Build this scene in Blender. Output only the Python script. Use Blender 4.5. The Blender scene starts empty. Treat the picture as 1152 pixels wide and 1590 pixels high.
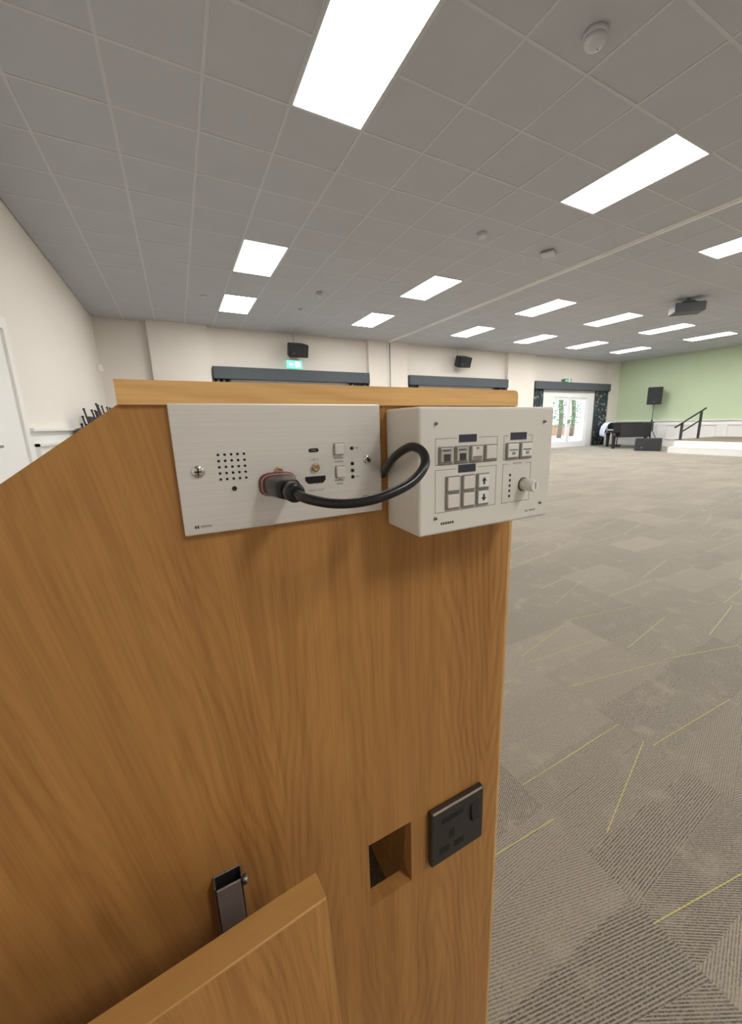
import bpy, bmesh, math, random
from mathutils import Matrix, Vector
random.seed(7)
sc = bpy.context.scene
COL = sc.collection

# ------------------------------------------------------------------ camera
CH = 1.13                                   # camera height above the carpet
FPX, PX, PY = 600.125, 606.644, 791.644     # focal length and principal point, pixels of 1152x1590
YAW, PITCH, ROLL = .4911, .2199, .0208
def cam_axes():
    ca, sa, cb, sb, cc, s_ = math.cos(YAW), math.sin(YAW), math.cos(PITCH), math.sin(PITCH), math.cos(ROLL), math.sin(ROLL)
    F = Vector((sa*cb, ca*cb, -sb)); R = Vector((ca, -sa, 0)); D = F.cross(R)
    return cc*R + s_*D, cc*D - s_*R, F
AR, AD, AF = cam_axes()
cam = bpy.data.cameras.new('camera'); camo = bpy.data.objects.new('camera', cam); COL.objects.link(camo)
cam.sensor_fit = 'HORIZONTAL'; cam.sensor_width = 36; cam.lens = FPX/1152*36
cam.shift_x = -(PX-576)/1152; cam.shift_y = -(795-PY)/1152
cam.clip_start = .01; cam.clip_end = 200
m = Matrix.Identity(4)
for k in range(3):
    m[k][0] = AR[k]; m[k][1] = -AD[k]; m[k][2] = -AF[k]
m[2][3] = CH
camo.matrix_world = m
sc.camera = camo

# ------------------------------------------------------------------ world and exposure
LAMP = 27.5                                 # radiance of the lit ceiling panels
w = bpy.data.worlds.new('world'); sc.world = w; w.use_nodes = True
bg = w.node_tree.nodes['Background']
bg.inputs[0].default_value = (.80, .90, 1, 1); bg.inputs[1].default_value = 4.5
vs = sc.view_settings
vs.view_transform = 'Standard'; vs.look = 'None'; vs.gamma = 1; vs.exposure = 0.0; vs.use_curve_mapping = False

# ------------------------------------------------------------------ helpers
def newmat(name):
    m = bpy.data.materials.new(name); m.use_nodes = True
    return m, m.node_tree.nodes, m.node_tree.links, m.node_tree.nodes['Principled BSDF']
class G:                                    # tiny node-graph writer
    def __init__(s, nt): s.n = nt.nodes; s.l = nt.links
    def node(s, t, **kw):
        n = s.n.new(t)
        for k, v in kw.items(): setattr(n, k, v)
        return n
    def put(s, sock, v):
        if isinstance(v, bpy.types.NodeSocket): s.l.new(v, sock)
        else: sock.default_value = v
    def M(s, op, a, b=0.0, c=0.0):
        n = s.node('ShaderNodeMath', operation=op)
        s.put(n.inputs[0], a); s.put(n.inputs[1], b); s.put(n.inputs[2], c)
        return n.outputs[0]
    def mix(s, f, a, b):
        n = s.node('ShaderNodeMix', data_type='RGBA')
        s.put(n.inputs['Factor'], f); s.put(n.inputs[6], a); s.put(n.inputs[7], b)
        return n.outputs[2]
    def noise(s, vec, scale, detail=2.0, rough=.5):
        n = s.node('ShaderNodeTexNoise'); s.put(n.inputs['Vector'], vec)
        n.inputs['Scale'].default_value = scale; n.inputs['Detail'].default_value = detail; n.inputs['Roughness'].default_value = rough
        return n.outputs[0]
    def xyz(s, x, y, z):
        n = s.node('ShaderNodeCombineXYZ'); s.put(n.inputs[0], x); s.put(n.inputs[1], y); s.put(n.inputs[2], z)
        return n.outputs[0]
    def sep(s, v):
        n = s.node('ShaderNodeSeparateXYZ'); s.l.new(v, n.inputs[0]); return n.outputs
    def ramp(s, v, a, b):                   # smooth 0..1 between a and b
        n = s.node('ShaderNodeMapRange', interpolation_type='SMOOTHSTEP'); s.put(n.inputs[0], v)
        n.inputs[1].default_value = a; n.inputs[2].default_value = b
        return n.outputs[0]
    def bump(s, h, strength, dist):
        n = s.node('ShaderNodeBump'); n.inputs['Strength'].default_value = strength; n.inputs['Distance'].default_value = dist
        s.l.new(h, n.inputs['Height']); return n.outputs[0]
def rgb(c): return (c[0], c[1], c[2], 1)
def plain(name, c, rough=.5, metal=0, var=.04, scale=8, bump=0, spec=.5, bscale=None):
    m, n, l, p = newmat(name); g = G(m.node_tree)
    tc = g.node('ShaderNodeTexCoord')
    nz = g.noise(tc.outputs['Object'], scale, 3)
    a = tuple(max(0, x*(1-var)) for x in c); b = tuple(min(1, x*(1+var)) for x in c)
    l.new(g.mix(nz, rgb(a), rgb(b)), p.inputs['Base Color'])
    p.inputs['Roughness'].default_value = rough; p.inputs['Metallic'].default_value = metal
    p.inputs['Specular IOR Level'].default_value = spec
    if bump:
        nb = g.noise(tc.outputs['Object'], bscale or scale*6, 4)
        l.new(g.bump(nb, bump, .002), p.inputs['Normal'])
    return m
def emit(name, c, s):
    m, n, l, p = newmat(name); g = G(m.node_tree)
    p.inputs['Base Color'].default_value = rgb(c)
    p.inputs['Emission Color'].default_value = rgb(c); p.inputs['Emission Strength'].default_value = s
    return m
def oak(name, light, dark, horizontal=False, fine=1.0, seam=.172):
    m, n, l, p = newmat(name); g = G(m.node_tree)
    tc = g.node('ShaderNodeTexCoord')
    x, y, z = g.sep(tc.outputs['Object'])
    if horizontal: x, z = z, x
    if not horizontal and seam < 1:                   # the grain leans towards the user's side of the panel
        x = g.M('ADD', x, g.M('MULTIPLY', g.M('SUBTRACT', z, 1.13), g.M('MULTIPLY', g.M('SUBTRACT', 1, g.ramp(x, -.06, .12)), .17)))
    wob = g.noise(g.xyz(g.M('MULTIPLY', x, 3.2), y, g.M('MULTIPLY', z, 1.7)), 1.6, 2)
    wob2 = g.noise(g.xyz(g.M('MULTIPLY', x, 9), y, g.M('MULTIPLY', z, 2.2)), 2.5, 2)
    xl = g.M('PINGPONG', g.M('SUBTRACT', x, seam), .15)            # book-matched veneer leaves
    xc = g.M('SUBTRACT', g.M('ADD', xl, g.M('MULTIPLY', g.M('SUBTRACT', wob, .5), .09)), .055)
    arch = g.M('SQRT', g.M('ADD', g.M('MULTIPLY', xc, xc), .00022))
    t = g.M('ADD', g.M('MULTIPLY', arch, 560), g.M('MULTIPLY', z, 62))
    t = g.M('ADD', t, g.M('MULTIPLY', g.M('SUBTRACT', wob2, .5), 16))
    ring = g.M('MULTIPLY_ADD', g.M('SINE', t), .5, .5)
    ring = g.M('POWER', ring, 1.7)
    fade = g.noise(g.xyz(g.M('MULTIPLY', x, 5), y, z), 1.3, 2)
    ring = g.M('MULTIPLY', ring, g.ramp(fade, .25, .6))
    pore = g.noise(g.xyz(g.M('MULTIPLY', x, 330*fine), g.M('MULTIPLY', y, 60), g.M('MULTIPLY', z, 9)), 1, 3, .6)
    streak = g.noise(g.xyz(g.M('MULTIPLY', x, 42), g.M('MULTIPLY', y, 20), g.M('MULTIPLY', z, 1.6)), 1, 3, .55)
    f = g.M('ADD', g.M('MULTIPLY', ring, .27), g.M('ADD', g.M('MULTIPLY', g.ramp(pore, .35, .7), .24), g.M('MULTIPLY', g.ramp(streak, .3, .75), .40)))
    f = g.M('MINIMUM', f, 1.0)
    l.new(g.mix(f, rgb(light), rgb(dark)), p.inputs['Base Color'])
    p.inputs['Roughness'].default_value = .42; p.inputs['Specular IOR Level'].default_value = .35
    l.new(g.bump(pore, .08, .0006), p.inputs['Normal'])
    return m
def carpet():
    m, n, l, p = newmat('carpet'); g = G(m.node_tree)
    geo = g.node('ShaderNodeNewGeometry')
    x, y, z = g.sep(geo.outputs['Position'])
    T = .508
    u = g.M('DIVIDE', g.M('SUBTRACT', x, .318), T); i = g.M('FLOOR', u)
    lx = g.M('MULTIPLY', g.M('SUBTRACT', g.M('SUBTRACT', u, i), .5), T)
    wn0 = g.node('ShaderNodeTexWhiteNoise', noise_dimensions='1D'); l.new(i, wn0.inputs['W'])
    v = g.M('ADD', g.M('DIVIDE', y, T/2), wn0.outputs['Value']); j = g.M('FLOOR', v)
    ly = g.M('MULTIPLY', g.M('SUBTRACT', g.M('SUBTRACT', v, j), .5), T/2)
    wn = g.node('ShaderNodeTexWhiteNoise', noise_dimensions='2D'); l.new(g.xyz(i, j, 0), wn.inputs['Vector'])
    cs = g.node('ShaderNodeSeparateColor'); l.new(wn.outputs['Color'], cs.inputs[0])
    r, gg, b = cs.outputs[0], cs.outputs[1], cs.outputs[2]
    s1 = g.M('SUBTRACT', ly, g.M('MULTIPLY', lx, g.M('MULTIPLY', g.M('SUBTRACT', r, .5), .62)))
    s2 = g.M('SUBTRACT', ly, g.M('MULTIPLY', lx, g.M('MULTIPLY', g.M('SUBTRACT', gg, .5), 1.5)))
    side = g.M('GREATER_THAN', s1, g.M('MULTIPLY', g.M('SUBTRACT', b, .5), .05))
    s = g.M('ADD', g.M('MULTIPLY', side, s1), g.M('MULTIPLY', g.M('SUBTRACT', 1, side), s2))
    nz = g.noise(geo.outputs['Position'], 260, 3, .7)
    nl = g.noise(geo.outputs['Position'], 9, 3, .6)
    st = g.M('MULTIPLY_ADD', g.M('SINE', g.M('ADD', g.M('MULTIPLY', s, 2*math.pi/.0060), g.M('MULTIPLY', nz, 1.6))), .5, .5)
    st = g.M('MULTIPLY', st, g.M('MULTIPLY_ADD', g.M('FRACT', g.M('MULTIPLY', b, 7.3)), .42, .55))
    dash = g.noise(geo.outputs['Position'], 150, 2, .6)
    st = g.M('MULTIPLY', g.M('MULTIPLY', st, g.ramp(nl, .12, .5)), g.M('MULTIPLY_ADD', g.ramp(dash, .30, .60), .6, .4))
    f = g.M('MINIMUM', g.M('ADD', g.M('MULTIPLY', st, 1.0), g.M('MULTIPLY', g.ramp(nz, .42, .75), .45)), 1.0)
    tone = g.mix(g.ramp(g.M('FRACT', g.M('MULTIPLY', gg, 5.1)), 0, 1), rgb((.375, .328, .26)), rgb((.335, .292, .232)))
    c = g.mix(f, tone, rgb((.075, .064, .054)))
    acc = g.M('MULTIPLY', g.M('LESS_THAN', g.M('ABSOLUTE', s1), .0016), g.M('GREATER_THAN', wn.outputs['Value'], .5))
    acc = g.M('MULTIPLY', acc, g.M('MAXIMUM', g.M('GREATER_THAN', x, .318+4*T), g.M('GREATER_THAN', y, 1.7)))
    c = g.mix(acc, c, rgb((.46, .43, .17)))
    l.new(c, p.inputs['Base Color']); p.inputs['Roughness'].default_value = .95; p.inputs['Specular IOR Level'].default_value = .12
    p.inputs['Sheen Weight'].default_value = .25; p.inputs['Sheen Roughness'].default_value = .5
    l.new(g.bump(g.M('ADD', st, nz), .5, .002), p.inputs['Normal'])
    return m
def curtain_mat():
    m, n, l, p = newmat('leaf_print_curtain'); g = G(m.node_tree)
    tc = g.node('ShaderNodeTexCoord')
    vo = g.node('ShaderNodeTexVoronoi'); vo.inputs['Scale'].default_value = 9
    mp = g.node('ShaderNodeMapping'); mp.inputs['Scale'].default_value = (1.3, 0.2, .8)
    l.new(tc.outputs['Object'], mp.inputs[0]); l.new(mp.outputs[0], vo.inputs['Vector'])
    f = g.ramp(vo.outputs['Distance'], .18, .5)
    c = g.mix(f, rgb((.24, .28, .26)), rgb((.035, .05, .055)))
    l.new(c, p.inputs['Base Color']); p.inputs['Roughness'].default_value = .9
    return m
def glassmat():
    m, n, l, p = newmat('window_glass'); g = G(m.node_tree)
    out = n['Material Output']; n.remove(p)
    t = g.node('ShaderNodeBsdfTransparent'); t.inputs[0].default_value = (.93, .97, .97, 1)
    gl = g.node('ShaderNodeBsdfGlossy'); gl.inputs['Roughness'].default_value = .02
    fr = g.node('ShaderNodeLayerWeight'); fr.inputs[0].default_value = .5
    fz = g.M('MULTIPLY_ADD', g.M('POWER', fr.outputs['Facing'], 5.0), .8, .04)
    mx = g.node('ShaderNodeMixShader'); l.new(fz, mx.inputs[0]); l.new(t.outputs[0], mx.inputs[1]); l.new(gl.outputs[0], mx.inputs[2])
    l.new(mx.outputs[0], out.inputs[0])
    return m
def brushed(name, c, rough, stretch, metal=1):
    m, n, l, p = newmat(name); g = G(m.node_tree)
    tc = g.node('ShaderNodeTexCoord')
    x, y, z = g.sep(tc.outputs['Object'])
    nz = g.noise(g.xyz(g.M('MULTIPLY', x, stretch[0]), g.M('MULTIPLY', y, 10), g.M('MULTIPLY', z, stretch[1])), 1, 4, .6)
    a = tuple(v*.86 for v in c); b = tuple(min(1, v*1.08) for v in c)
    l.new(g.mix(nz, rgb(a), rgb(b)), p.inputs['Base Color'])
    p.inputs['Metallic'].default_value = metal; p.inputs['Roughness'].default_value = rough
    l.new(g.bump(nz, .06, .0004), p.inputs['Normal'])
    return m

MAT = {}
MAT['oak'] = oak('oak_veneer', (.515, .262, .080), (.265, .110, .029))
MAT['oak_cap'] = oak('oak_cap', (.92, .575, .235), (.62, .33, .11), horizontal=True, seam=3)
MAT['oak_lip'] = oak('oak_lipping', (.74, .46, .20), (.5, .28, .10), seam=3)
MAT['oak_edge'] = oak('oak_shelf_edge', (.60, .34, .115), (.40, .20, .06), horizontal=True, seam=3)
MAT['carpet'] = carpet()
MAT['yarn'] = plain('yellow_green_yarn', (.44, .41, .16), .95, var=.25, scale=160)
MAT['tile'] = plain('mineral_ceiling_tile', (.525, .54, .595), .9, var=.05, scale=2.2, bump=.15, bscale=90)
MAT['tee'] = plain('white_tee_bar', (.59, .60, .64), .45, var=.02)
MAT['wall'] = plain('cream_wall_paint', (.80, .755, .70), .85, var=.02, scale=1.5, bump=.03)
MAT['green'] = plain('sage_green_wall_paint', (.55, .655, .455), .85, var=.03, scale=1.2, bump=.03)
MAT['white'] = plain('white_gloss_paint', (.86, .855, .84), .35, var=.015, scale=2)
MAT['upvc'] = plain('white_plastic_frame', (.88, .89, .90), .3, var=.01)
MAT['pelmet'] = plain('slate_grey_fabric', (.085, .10, .115), .9, var=.10, scale=20)
MAT['curtain'] = curtain_mat()
MAT['glass'] = glassmat()
MAT['lamp'] = emit('lit_diffuser', (1, .972, .925), LAMP)
MAT['black'] = plain('black_plastic', (.018, .019, .022), .5, var=.15, scale=30)
MAT['black_grille'] = plain('black_speaker_grille', (.022, .023, .026), .75, var=.3, scale=120, bump=.4)
MAT['black_gloss'] = plain('black_lacquer', (.02, .02, .024), .22, var=.1)
MAT['black_metal'] = plain('black_painted_metal', (.025, .026, .03), .4, var=.1)
MAT['grey_metal'] = plain('grey_metal', (.30, .30, .30), .4, 1, var=.05)
MAT['bracket'] = plain('dull_steel', (.33, .31, .29), .5, .6, var=.08, scale=60)
MAT['projector'] = plain('dark_grey_projector', (.09, .095, .105), .5, var=.08)
MAT['alu'] = brushed('brushed_aluminium', (.80, .78, .745), .45, (6, 900), .35)
MAT['alu_edge'] = plain('bare_aluminium_edge', (.85, .80, .74), .35, .6, var=.03)
MAT['box_white'] = plain('cream_white_enamel', (.80, .785, .73), .38, var=.02, scale=20, bump=.02)
MAT['key'] = plain('ivory_key_cap', (.80, .76, .71), .35, var=.02)
MAT['key_white'] = plain('white_key_cap', (.88, .87, .86), .3, var=.02)
MAT['key_dim'] = plain('smoky_key_cap', (.50, .48, .45), .35, var=.03)
MAT['bezel'] = plain('grey_key_bezel', (.26, .245, .22), .4, var=.05)
MAT['print'] = plain('grey_print', (.33, .31, .28), .6, var=.05)
MAT['print_dark'] = plain('dark_print', (.05, .045, .04), .6, var=.05)
MAT['navy'] = plain('navy_label_tape', (.035, .04, .065), .45, var=.12, scale=60)
MAT['dark'] = plain('dark_recess', (.008, .008, .009), .7, var=.1)
MAT['brass'] = plain('brass_screw', (.55, .40, .24), .35, 1, var=.08, scale=60)
MAT['chrome'] = plain('chrome_screw', (.75, .73, .70), .18, 1, var=.05)
MAT['nickel'] = brushed('black_nickel', (.095, .092, .085), .42, (400, 30), .9)
MAT['nickel_edge'] = plain('polished_bevel', (.62, .59, .54), .3, 1, var=.03)
MAT['rubber'] = plain('black_rubber', (.012, .012, .014), .28, var=.1, scale=40)
MAT['red'] = plain('dark_red_band', (.15, .018, .024), .4, var=.05)
MAT['rosy'] = plain('pale_grey_band', (.50, .38, .38), .4, var=.05)
MAT['stage_top'] = plain('brown_stage_carpet', (.24, .20, .155), .95, var=.1, scale=30)
MAT['cloth'] = plain('pale_lilac_cloth', (.62, .62, .72), .9, var=.05)
MAT['chair_fabric'] = plain('black_chair_fabric', (.03, .03, .034), .9, var=.2, scale=50)
MAT['exit_green'] = emit('lit_green_sign', (.18, .85, .62), 1.1)
MAT['exit_white'] = emit('lit_white_pictogram', (.9, 1, .97), 1.6)
MAT['exit_green_unlit'] = plain('green_sign_face', (.06, .38, .20), .4)
MAT['paving'] = plain('pale_paving', (.55, .52, .48), .9, var=.12, scale=2)
MAT['leaf'] = plain('garden_leaf', (.13, .23, .10), .8, var=.35, scale=7)
MAT['bark'] = plain('garden_bark', (.16, .12, .09), .9, var=.2)
MAT['brick'] = plain('orange_brick', (.55, .26, .15), .9, var=.15, scale=14)
MAT['lens'] = plain('lens_glass', (.05, .06, .09), .05)

def add_box(bm, a, b, bev=0.0, seg=2, M=None):
    t = bmesh.new()
    bmesh.ops.create_cube(t, size=1)
    s = [b[k]-a[k] for k in range(3)]; c = [(a[k]+b[k])/2 for k in range(3)]
    bmesh.ops.scale(t, vec=s, verts=t.verts); bmesh.ops.translate(t, vec=c, verts=t.verts)
    if bev: bmesh.ops.bevel(t, geom=list(t.edges), offset=bev, segments=seg, affect='EDGES', profile=.5)
    merge(bm, t, M)
def merge(bm, t, M=None):
    mp = {}
    for v in t.verts: mp[v] = bm.verts.new(M @ v.co if M else v.co)
    for f in t.faces:
        try: nf = bm.faces.new([mp[v] for v in f.verts]); nf.smooth = f.smooth
        except ValueError: pass
    t.free()
def add_cyl(bm, p0, p1, r0, r1=None, n=16, cap=True):
    p0 = Vector(p0); p1 = Vector(p1); r1 = r0 if r1 is None else r1
    d = (p1-p0).normalized(); a = d.orthogonal().normalized(); b = d.cross(a)
    A = []; B = []
    for k in range(n):
        o = a*math.cos(2*math.pi*k/n) + b*math.sin(2*math.pi*k/n)
        A.append(bm.verts.new(p0+o*r0)); B.append(bm.verts.new(p1+o*r1))
    for k in range(n):
        f = bm.faces.new((A[k], A[(k+1) % n], B[(k+1) % n], B[k])); f.smooth = True
    if cap: bm.faces.new(A[::-1]); bm.faces.new(B)
def spline(pts, sub=8):
    out = []; P = [Vector(p) for p in pts]
    for i in range(len(P)-1):
        p0 = P[max(0, i-1)]; p1 = P[i]; p2 = P[i+1]; p3 = P[min(len(P)-1, i+2)]
        for k in range(sub):
            t = k/sub
            out.append(.5*((2*p1)+(p2-p0)*t+(2*p0-5*p1+4*p2-p3)*t*t+(3*p1-p0-3*p2+p3)*t**3))
    out.append(P[-1]); return out
def add_tube(bm, pts, r, n=12):
    prev = None; up = Vector((.13, .2, 1)).normalized(); rings = []
    for i, p in enumerate(pts):
        t = (pts[min(i+1, len(pts)-1)]-pts[max(i-1, 0)]).normalized()
        a = (up - t*up.dot(t))
        if a.length < 1e-4: a = t.orthogonal()
        a.normalize(); up = a; b = t.cross(a)
        rr = r[i] if isinstance(r, (list, tuple)) else r
        rings.append([bm.verts.new(p+(a*math.cos(2*math.pi*k/n)+b*math.sin(2*math.pi*k/n))*rr) for k in range(n)])
    for A, B in zip(rings, rings[1:]):
        for k in range(n):
            f = bm.faces.new((A[k], A[(k+1) % n], B[(k+1) % n], B[k])); f.smooth = True
    bm.faces.new(rings[0][::-1]); bm.faces.new(rings[-1])
def add_prism(bm, poly, y0, y1, axis='y'):           # poly in (x,z), pushed along y (or (x,y) along z)
    def P(q, t): return (q[0], t, q[1]) if axis == 'y' else ((q[0], q[1], t) if axis == 'z' else (t, q[0], q[1]))
    A = [bm.verts.new(P(q, y0)) for q in poly]; B = [bm.verts.new(P(q, y1)) for q in poly]
    bm.faces.new(A); bm.faces.new(B[::-1])
    for k in range(len(poly)):
        bm.faces.new((A[k], B[k], B[(k+1) % len(poly)], A[(k+1) % len(poly)]))
def lathe(bm, prof, c, n=24, axis='y', sgn=1):        # prof list of (radius, along)
    c = Vector(c); rings = []
    for r, h in prof:
        ring = []
        for k in range(n):
            a = 2*math.pi*k/n
            if axis == 'y': v = Vector((r*math.cos(a), h*sgn, r*math.sin(a)))
            else: v = Vector((r*math.cos(a), r*math.sin(a), h*sgn))
            ring.append(bm.verts.new(c+v))
        rings.append(ring)
    for A, B in zip(rings, rings[1:]):
        for k in range(n):
            f = bm.faces.new((A[k], A[(k+1) % n], B[(k+1) % n], B[k])); f.smooth = True
    bm.faces.new(rings[0]); bm.faces.new(rings[-1])
def obj(name, bm, mat, parent=None, world=True):
    bmesh.ops.recalc_face_normals(bm, faces=list(bm.faces))
    me = bpy.data.meshes.new(name); bm.to_mesh(me); bm.free()
    me.materials.append(MAT[mat] if isinstance(mat, str) else mat)
    o = bpy.data.objects.new(name, me); COL.objects.link(o)
    if parent is not None:
        o.parent = parent
        if world: o.matrix_parent_inverse = W[parent].inverted()
        W[o] = Matrix.Identity(4)
    else: W[o] = Matrix.Identity(4)
    return o
W = {}
def tag(o, label, cat, group=None, kind=None):
    if label: o['label'] = label
    if cat: o['category'] = cat
    if group: o['group'] = group
    if kind: o['kind'] = kind
    return o
def thing(name, label, cat, loc=(0, 0, 0), rz=0, group=None, kind=None):
    o = bpy.data.objects.new(name, None); COL.objects.link(o)
    o.empty_display_size = .05
    o.location = loc; o.rotation_euler = (0, 0, rz); W[o] = Matrix.Translation(loc) @ Matrix.Rotation(rz, 4, 'Z')
    return tag(o, label, cat, group, kind)
def box1(name, a, b, mat, parent=None, bev=0.0, seg=2, world=True, M=None):
    bm = bmesh.new(); add_box(bm, a, b, bev, seg, M); return obj(name, bm, mat, parent, world)
def struct(o, label=None):
    o['kind'] = 'structure'
    if label: o['label'] = label
    return o
def copy_tree(o, parent=None):
    c = o.copy(); COL.objects.link(c); c.parent = parent; W[c] = Matrix.Identity(4)
    for ch in list(o.children): copy_tree(ch, c)
    return c
def pix(v):                                           # where a point falls in the photograph (used to choose which tiles are in view)
    d = Vector((v[0], v[1], v[2]-CH)); zz = d.dot(AF)
    if zz < .05: return None
    return PX+FPX*d.dot(AR)/zz, PY+FPX*d.dot(AD)/zz

# ------------------------------------------------------------------ the room
XL, XR, YF, YB, ZC = -1.34, 17.3, 11.0, -5.0, CH+2.3755
YCOL = 10.84                                          # face of the columns
bm = bmesh.new(); add_box(bm, (XL-.2, YB-.2, -.2), (XR+.2, YF+.3, -.008))
floor = struct(obj('floor', bm, 'carpet'), 'brown striped carpet tile floor with thin yellow accent lines')
T = .508; X0 = .318
cells = []
i0 = int(math.floor((XL-X0)/T)); i1 = int(math.ceil((XR-X0)/T)); j0 = int(math.floor(YB/T)); j1 = int(math.ceil(YF/T))
for i in range(i0, i1):
    for j in range(j0, j1):
        ax, bx = max(XL, X0+i*T), min(XR, X0+(i+1)*T); ay, by = max(YB, j*T), min(YF, (j+1)*T)
        if bx-ax < .02 or by-ay < .02: continue
        c = ((ax+bx)/2, (ay+by)/2, 0); q = pix(c)
        vis = q is not None and -60 < q[0] < 1220 and 600 < q[1] < 1700
        full = bx-ax > T-.001 and by-ay > T-.001
        # hidden behind the lectern panel?
        hid = vis and q[0] < 740
        cells.append((0 if (vis and full and not hid) else 1, (c[0]**2+c[1]**2)**.5, ax, bx, ay, by))
cells.sort()
tm = None; rest = bmesh.new()
for k, (flag, d, ax, bx, ay, by) in enumerate(cells):
    if flag == 0 and k < 300:
        if tm is None:
            b2 = bmesh.new(); add_box(b2, (-T/2, -T/2, -.006), (T/2, T/2, 0)); o = obj('carpet_tile', b2, 'carpet', floor); tm = o.data
        else:
            o = bpy.data.objects.new('carpet_tile', tm); COL.objects.link(o); o.parent = floor
        o.location = ((ax+bx)/2, (ay+by)/2, 0)
    else:
        add_box(rest, (ax, ay, -.006), (bx, by, 0))
tag(obj('carpet_tiles', rest, 'carpet', floor), None, None, kind='stuff')

# the accent yarns one can follow near the lectern
for (ax, ay, bx, by) in ((.84, .7097, 1.3613, .7145), (.9362, .487, 1.3598, .6211), (1.3702, .5932, 1.8842, .5696), (.8358, .3077, 1.34, .221), (.45, .605, .8391, .5862), (1.3716, .9522, 1.889, .8565), (1.3655, 1.1657, 1.8683, 1.1243),
                         (1.3758, 1.2179, 1.9093, 1.3377), (1.9093, 1.3377, 2.3793, 1.2526), (1.8981, 1.0003, 2.4027, 1.0803), (1.95, .859, 2.3895, .7361), (2.0037, 1.525, 2.4574, 1.6692)):
    k = CH/1.15; a = Vector((ax*k, ay*k, 0)); b = Vector((bx*k, by*k, 0)); d = (b-a).normalized(); nrm = Vector((-d.y, d.x, 0))*.0014
    bm = bmesh.new(); v = [bm.verts.new(p+q+Vector((0, 0, z))) for z in (-.003, .0009) for p, q in ((a, -nrm), (b, -nrm), (b, nrm), (a, nrm))]
    for f in ((0, 3, 2, 1), (4, 5, 6, 7), (0, 1, 5, 4), (1, 2, 6, 5), (2, 3, 7, 6), (3, 0, 4, 7)): bm.faces.new([v[i] for i in f])
    obj('accent_yarn', bm, 'yarn', floor)

# ceiling: slab, tee grid, tiles, lights
TG = .6; TX0 = 1.746*TG; TY0 = 5.7584*TG              # tile grid origin
ceil_ = struct(box1('ceiling', (XL-.2, YB-.2, ZC+.03), (XR+.2, YF+.3, ZC+.15), 'tee'), 'grey suspended ceiling of square tiles in a white grid')
LCOLS = [0, 5, 10, 14, 18, 22]; LROWS = [8, 4, -2, -10]
lit = set()
for ci in LCOLS:
    for rj in LROWS: lit.add((ci, rj)); lit.add((ci, rj+1))
ix0 = int(math.floor((XL-TX0)/TG)); ix1 = int(math.ceil((XR-TX0)/TG)); jy0 = int(math.floor((YB-TY0)/TG)); jy1 = int(math.ceil((YF-TY0)/TG))
grid = bmesh.new()
for i in range(ix0, ix1+1):
    x = TX0+i*TG
    if XL-.01 < x < XR: add_box(grid, (x-.012, YB, ZC-.003), (x+.012, YF, ZC+.03))
for j in range(jy0, jy1+1):
    y = TY0+j*TG
    if YB < y < YF:
        xa = XL                                       # the cross bar stops where a light spans two tiles
        for ci in LCOLS:
            if j-1 in LROWS:
                add_box(grid, (xa, y-.012, ZC-.0027), (TX0+ci*TG, y+.012, ZC+.0295)); xa = TX0+(ci+1)*TG
        add_box(grid, (xa, y-.012, ZC-.0027), (XR, y+.012, ZC+.0295))
obj('grid_bars', grid, 'tee', ceil_)
cells = []
for i in range(ix0, ix1):
    for j in range(jy0, jy1):
        if (i, j) in lit: continue
        ax, bx = max(XL, TX0+i*TG), min(XR, TX0+(i+1)*TG); ay, by = max(YB, TY0+j*TG), min(YF, TY0+(j+1)*TG)
        if bx-ax < .04 or by-ay < .04: continue
        c = ((ax+bx)/2, (ay+by)/2, ZC); q = pix(c); vis = q is not None and -80 < q[0] < 1230 and -80 < q[1] < 650
        full = bx-ax > TG-.001 and by-ay > TG-.001
        cells.append((0 if vis and full else 1, (c[0]**2+c[1]**2)**.5, ax, bx, ay, by))
cells.sort(); tm = None; rest = bmesh.new(); h = .011
for k, (flag, d, ax, bx, ay, by) in enumerate(cells):
    if flag == 0 and k < 300:
        if tm is None:
            b2 = bmesh.new(); add_box(b2, (-TG/2+h, -TG/2+h, 0), (TG/2-h, TG/2-h, .014)); o = obj('ceiling_tile', b2, 'tile', ceil_); tm = o.data
        else:
            o = bpy.data.objects.new('ceiling_tile', tm); COL.objects.link(o); o.parent = ceil_
        o.location = ((ax+bx)/2, (ay+by)/2, ZC+random.uniform(-.001, .0015))
        o.rotation_euler = (random.uniform(-.0012, .0012), random.uniform(-.0012, .0012), 0)
    else:
        add_box(rest, (ax+h, ay+h, ZC), (bx-h, by-h, ZC+.014))
tag(obj('ceiling_tiles', rest, 'tile', ceil_), None, None, kind='stuff')

# the panel lights
lamp0 = thing('ceiling_light', '', 'light')
fb = bmesh.new()
for a, b in (((-.3, -.6), (-.278, .6)), ((.278, -.6), (.3, .6)), ((-.278, -.6), (.278, -.578)), ((-.278, .578), (.278, .6))):
    add_box(fb, (a[0], a[1], -.006), (b[0], b[1], .02))
obj('frame', fb, 'tee', lamp0, False)
box1('diffuser', (-.278, -.578, -.002), (.278, .578, .012), 'lamp', lamp0, world=False)
cname = ['first line from the left wall', 'second line from the left wall', 'third line, right of the track', 'fourth line from the left', 'fifth line from the left', 'line nearest the green wall']
rname = ['nearest the far wall', 'middle row', 'nearest row in view', 'row behind the camera']
first = True
for r, rj in enumerate(LROWS):
    for c, ci in enumerate(LCOLS):
        o = lamp0 if first else copy_tree(lamp0); first = False
        o.location = (TX0+(ci+.5)*TG, TY0+(rj+1)*TG, ZC)
        o['label'] = 'lit white panel light, %s, %s' % (cname[c], rname[r]); o['group'] = 'lit panel lights in the tiled ceiling'

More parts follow.
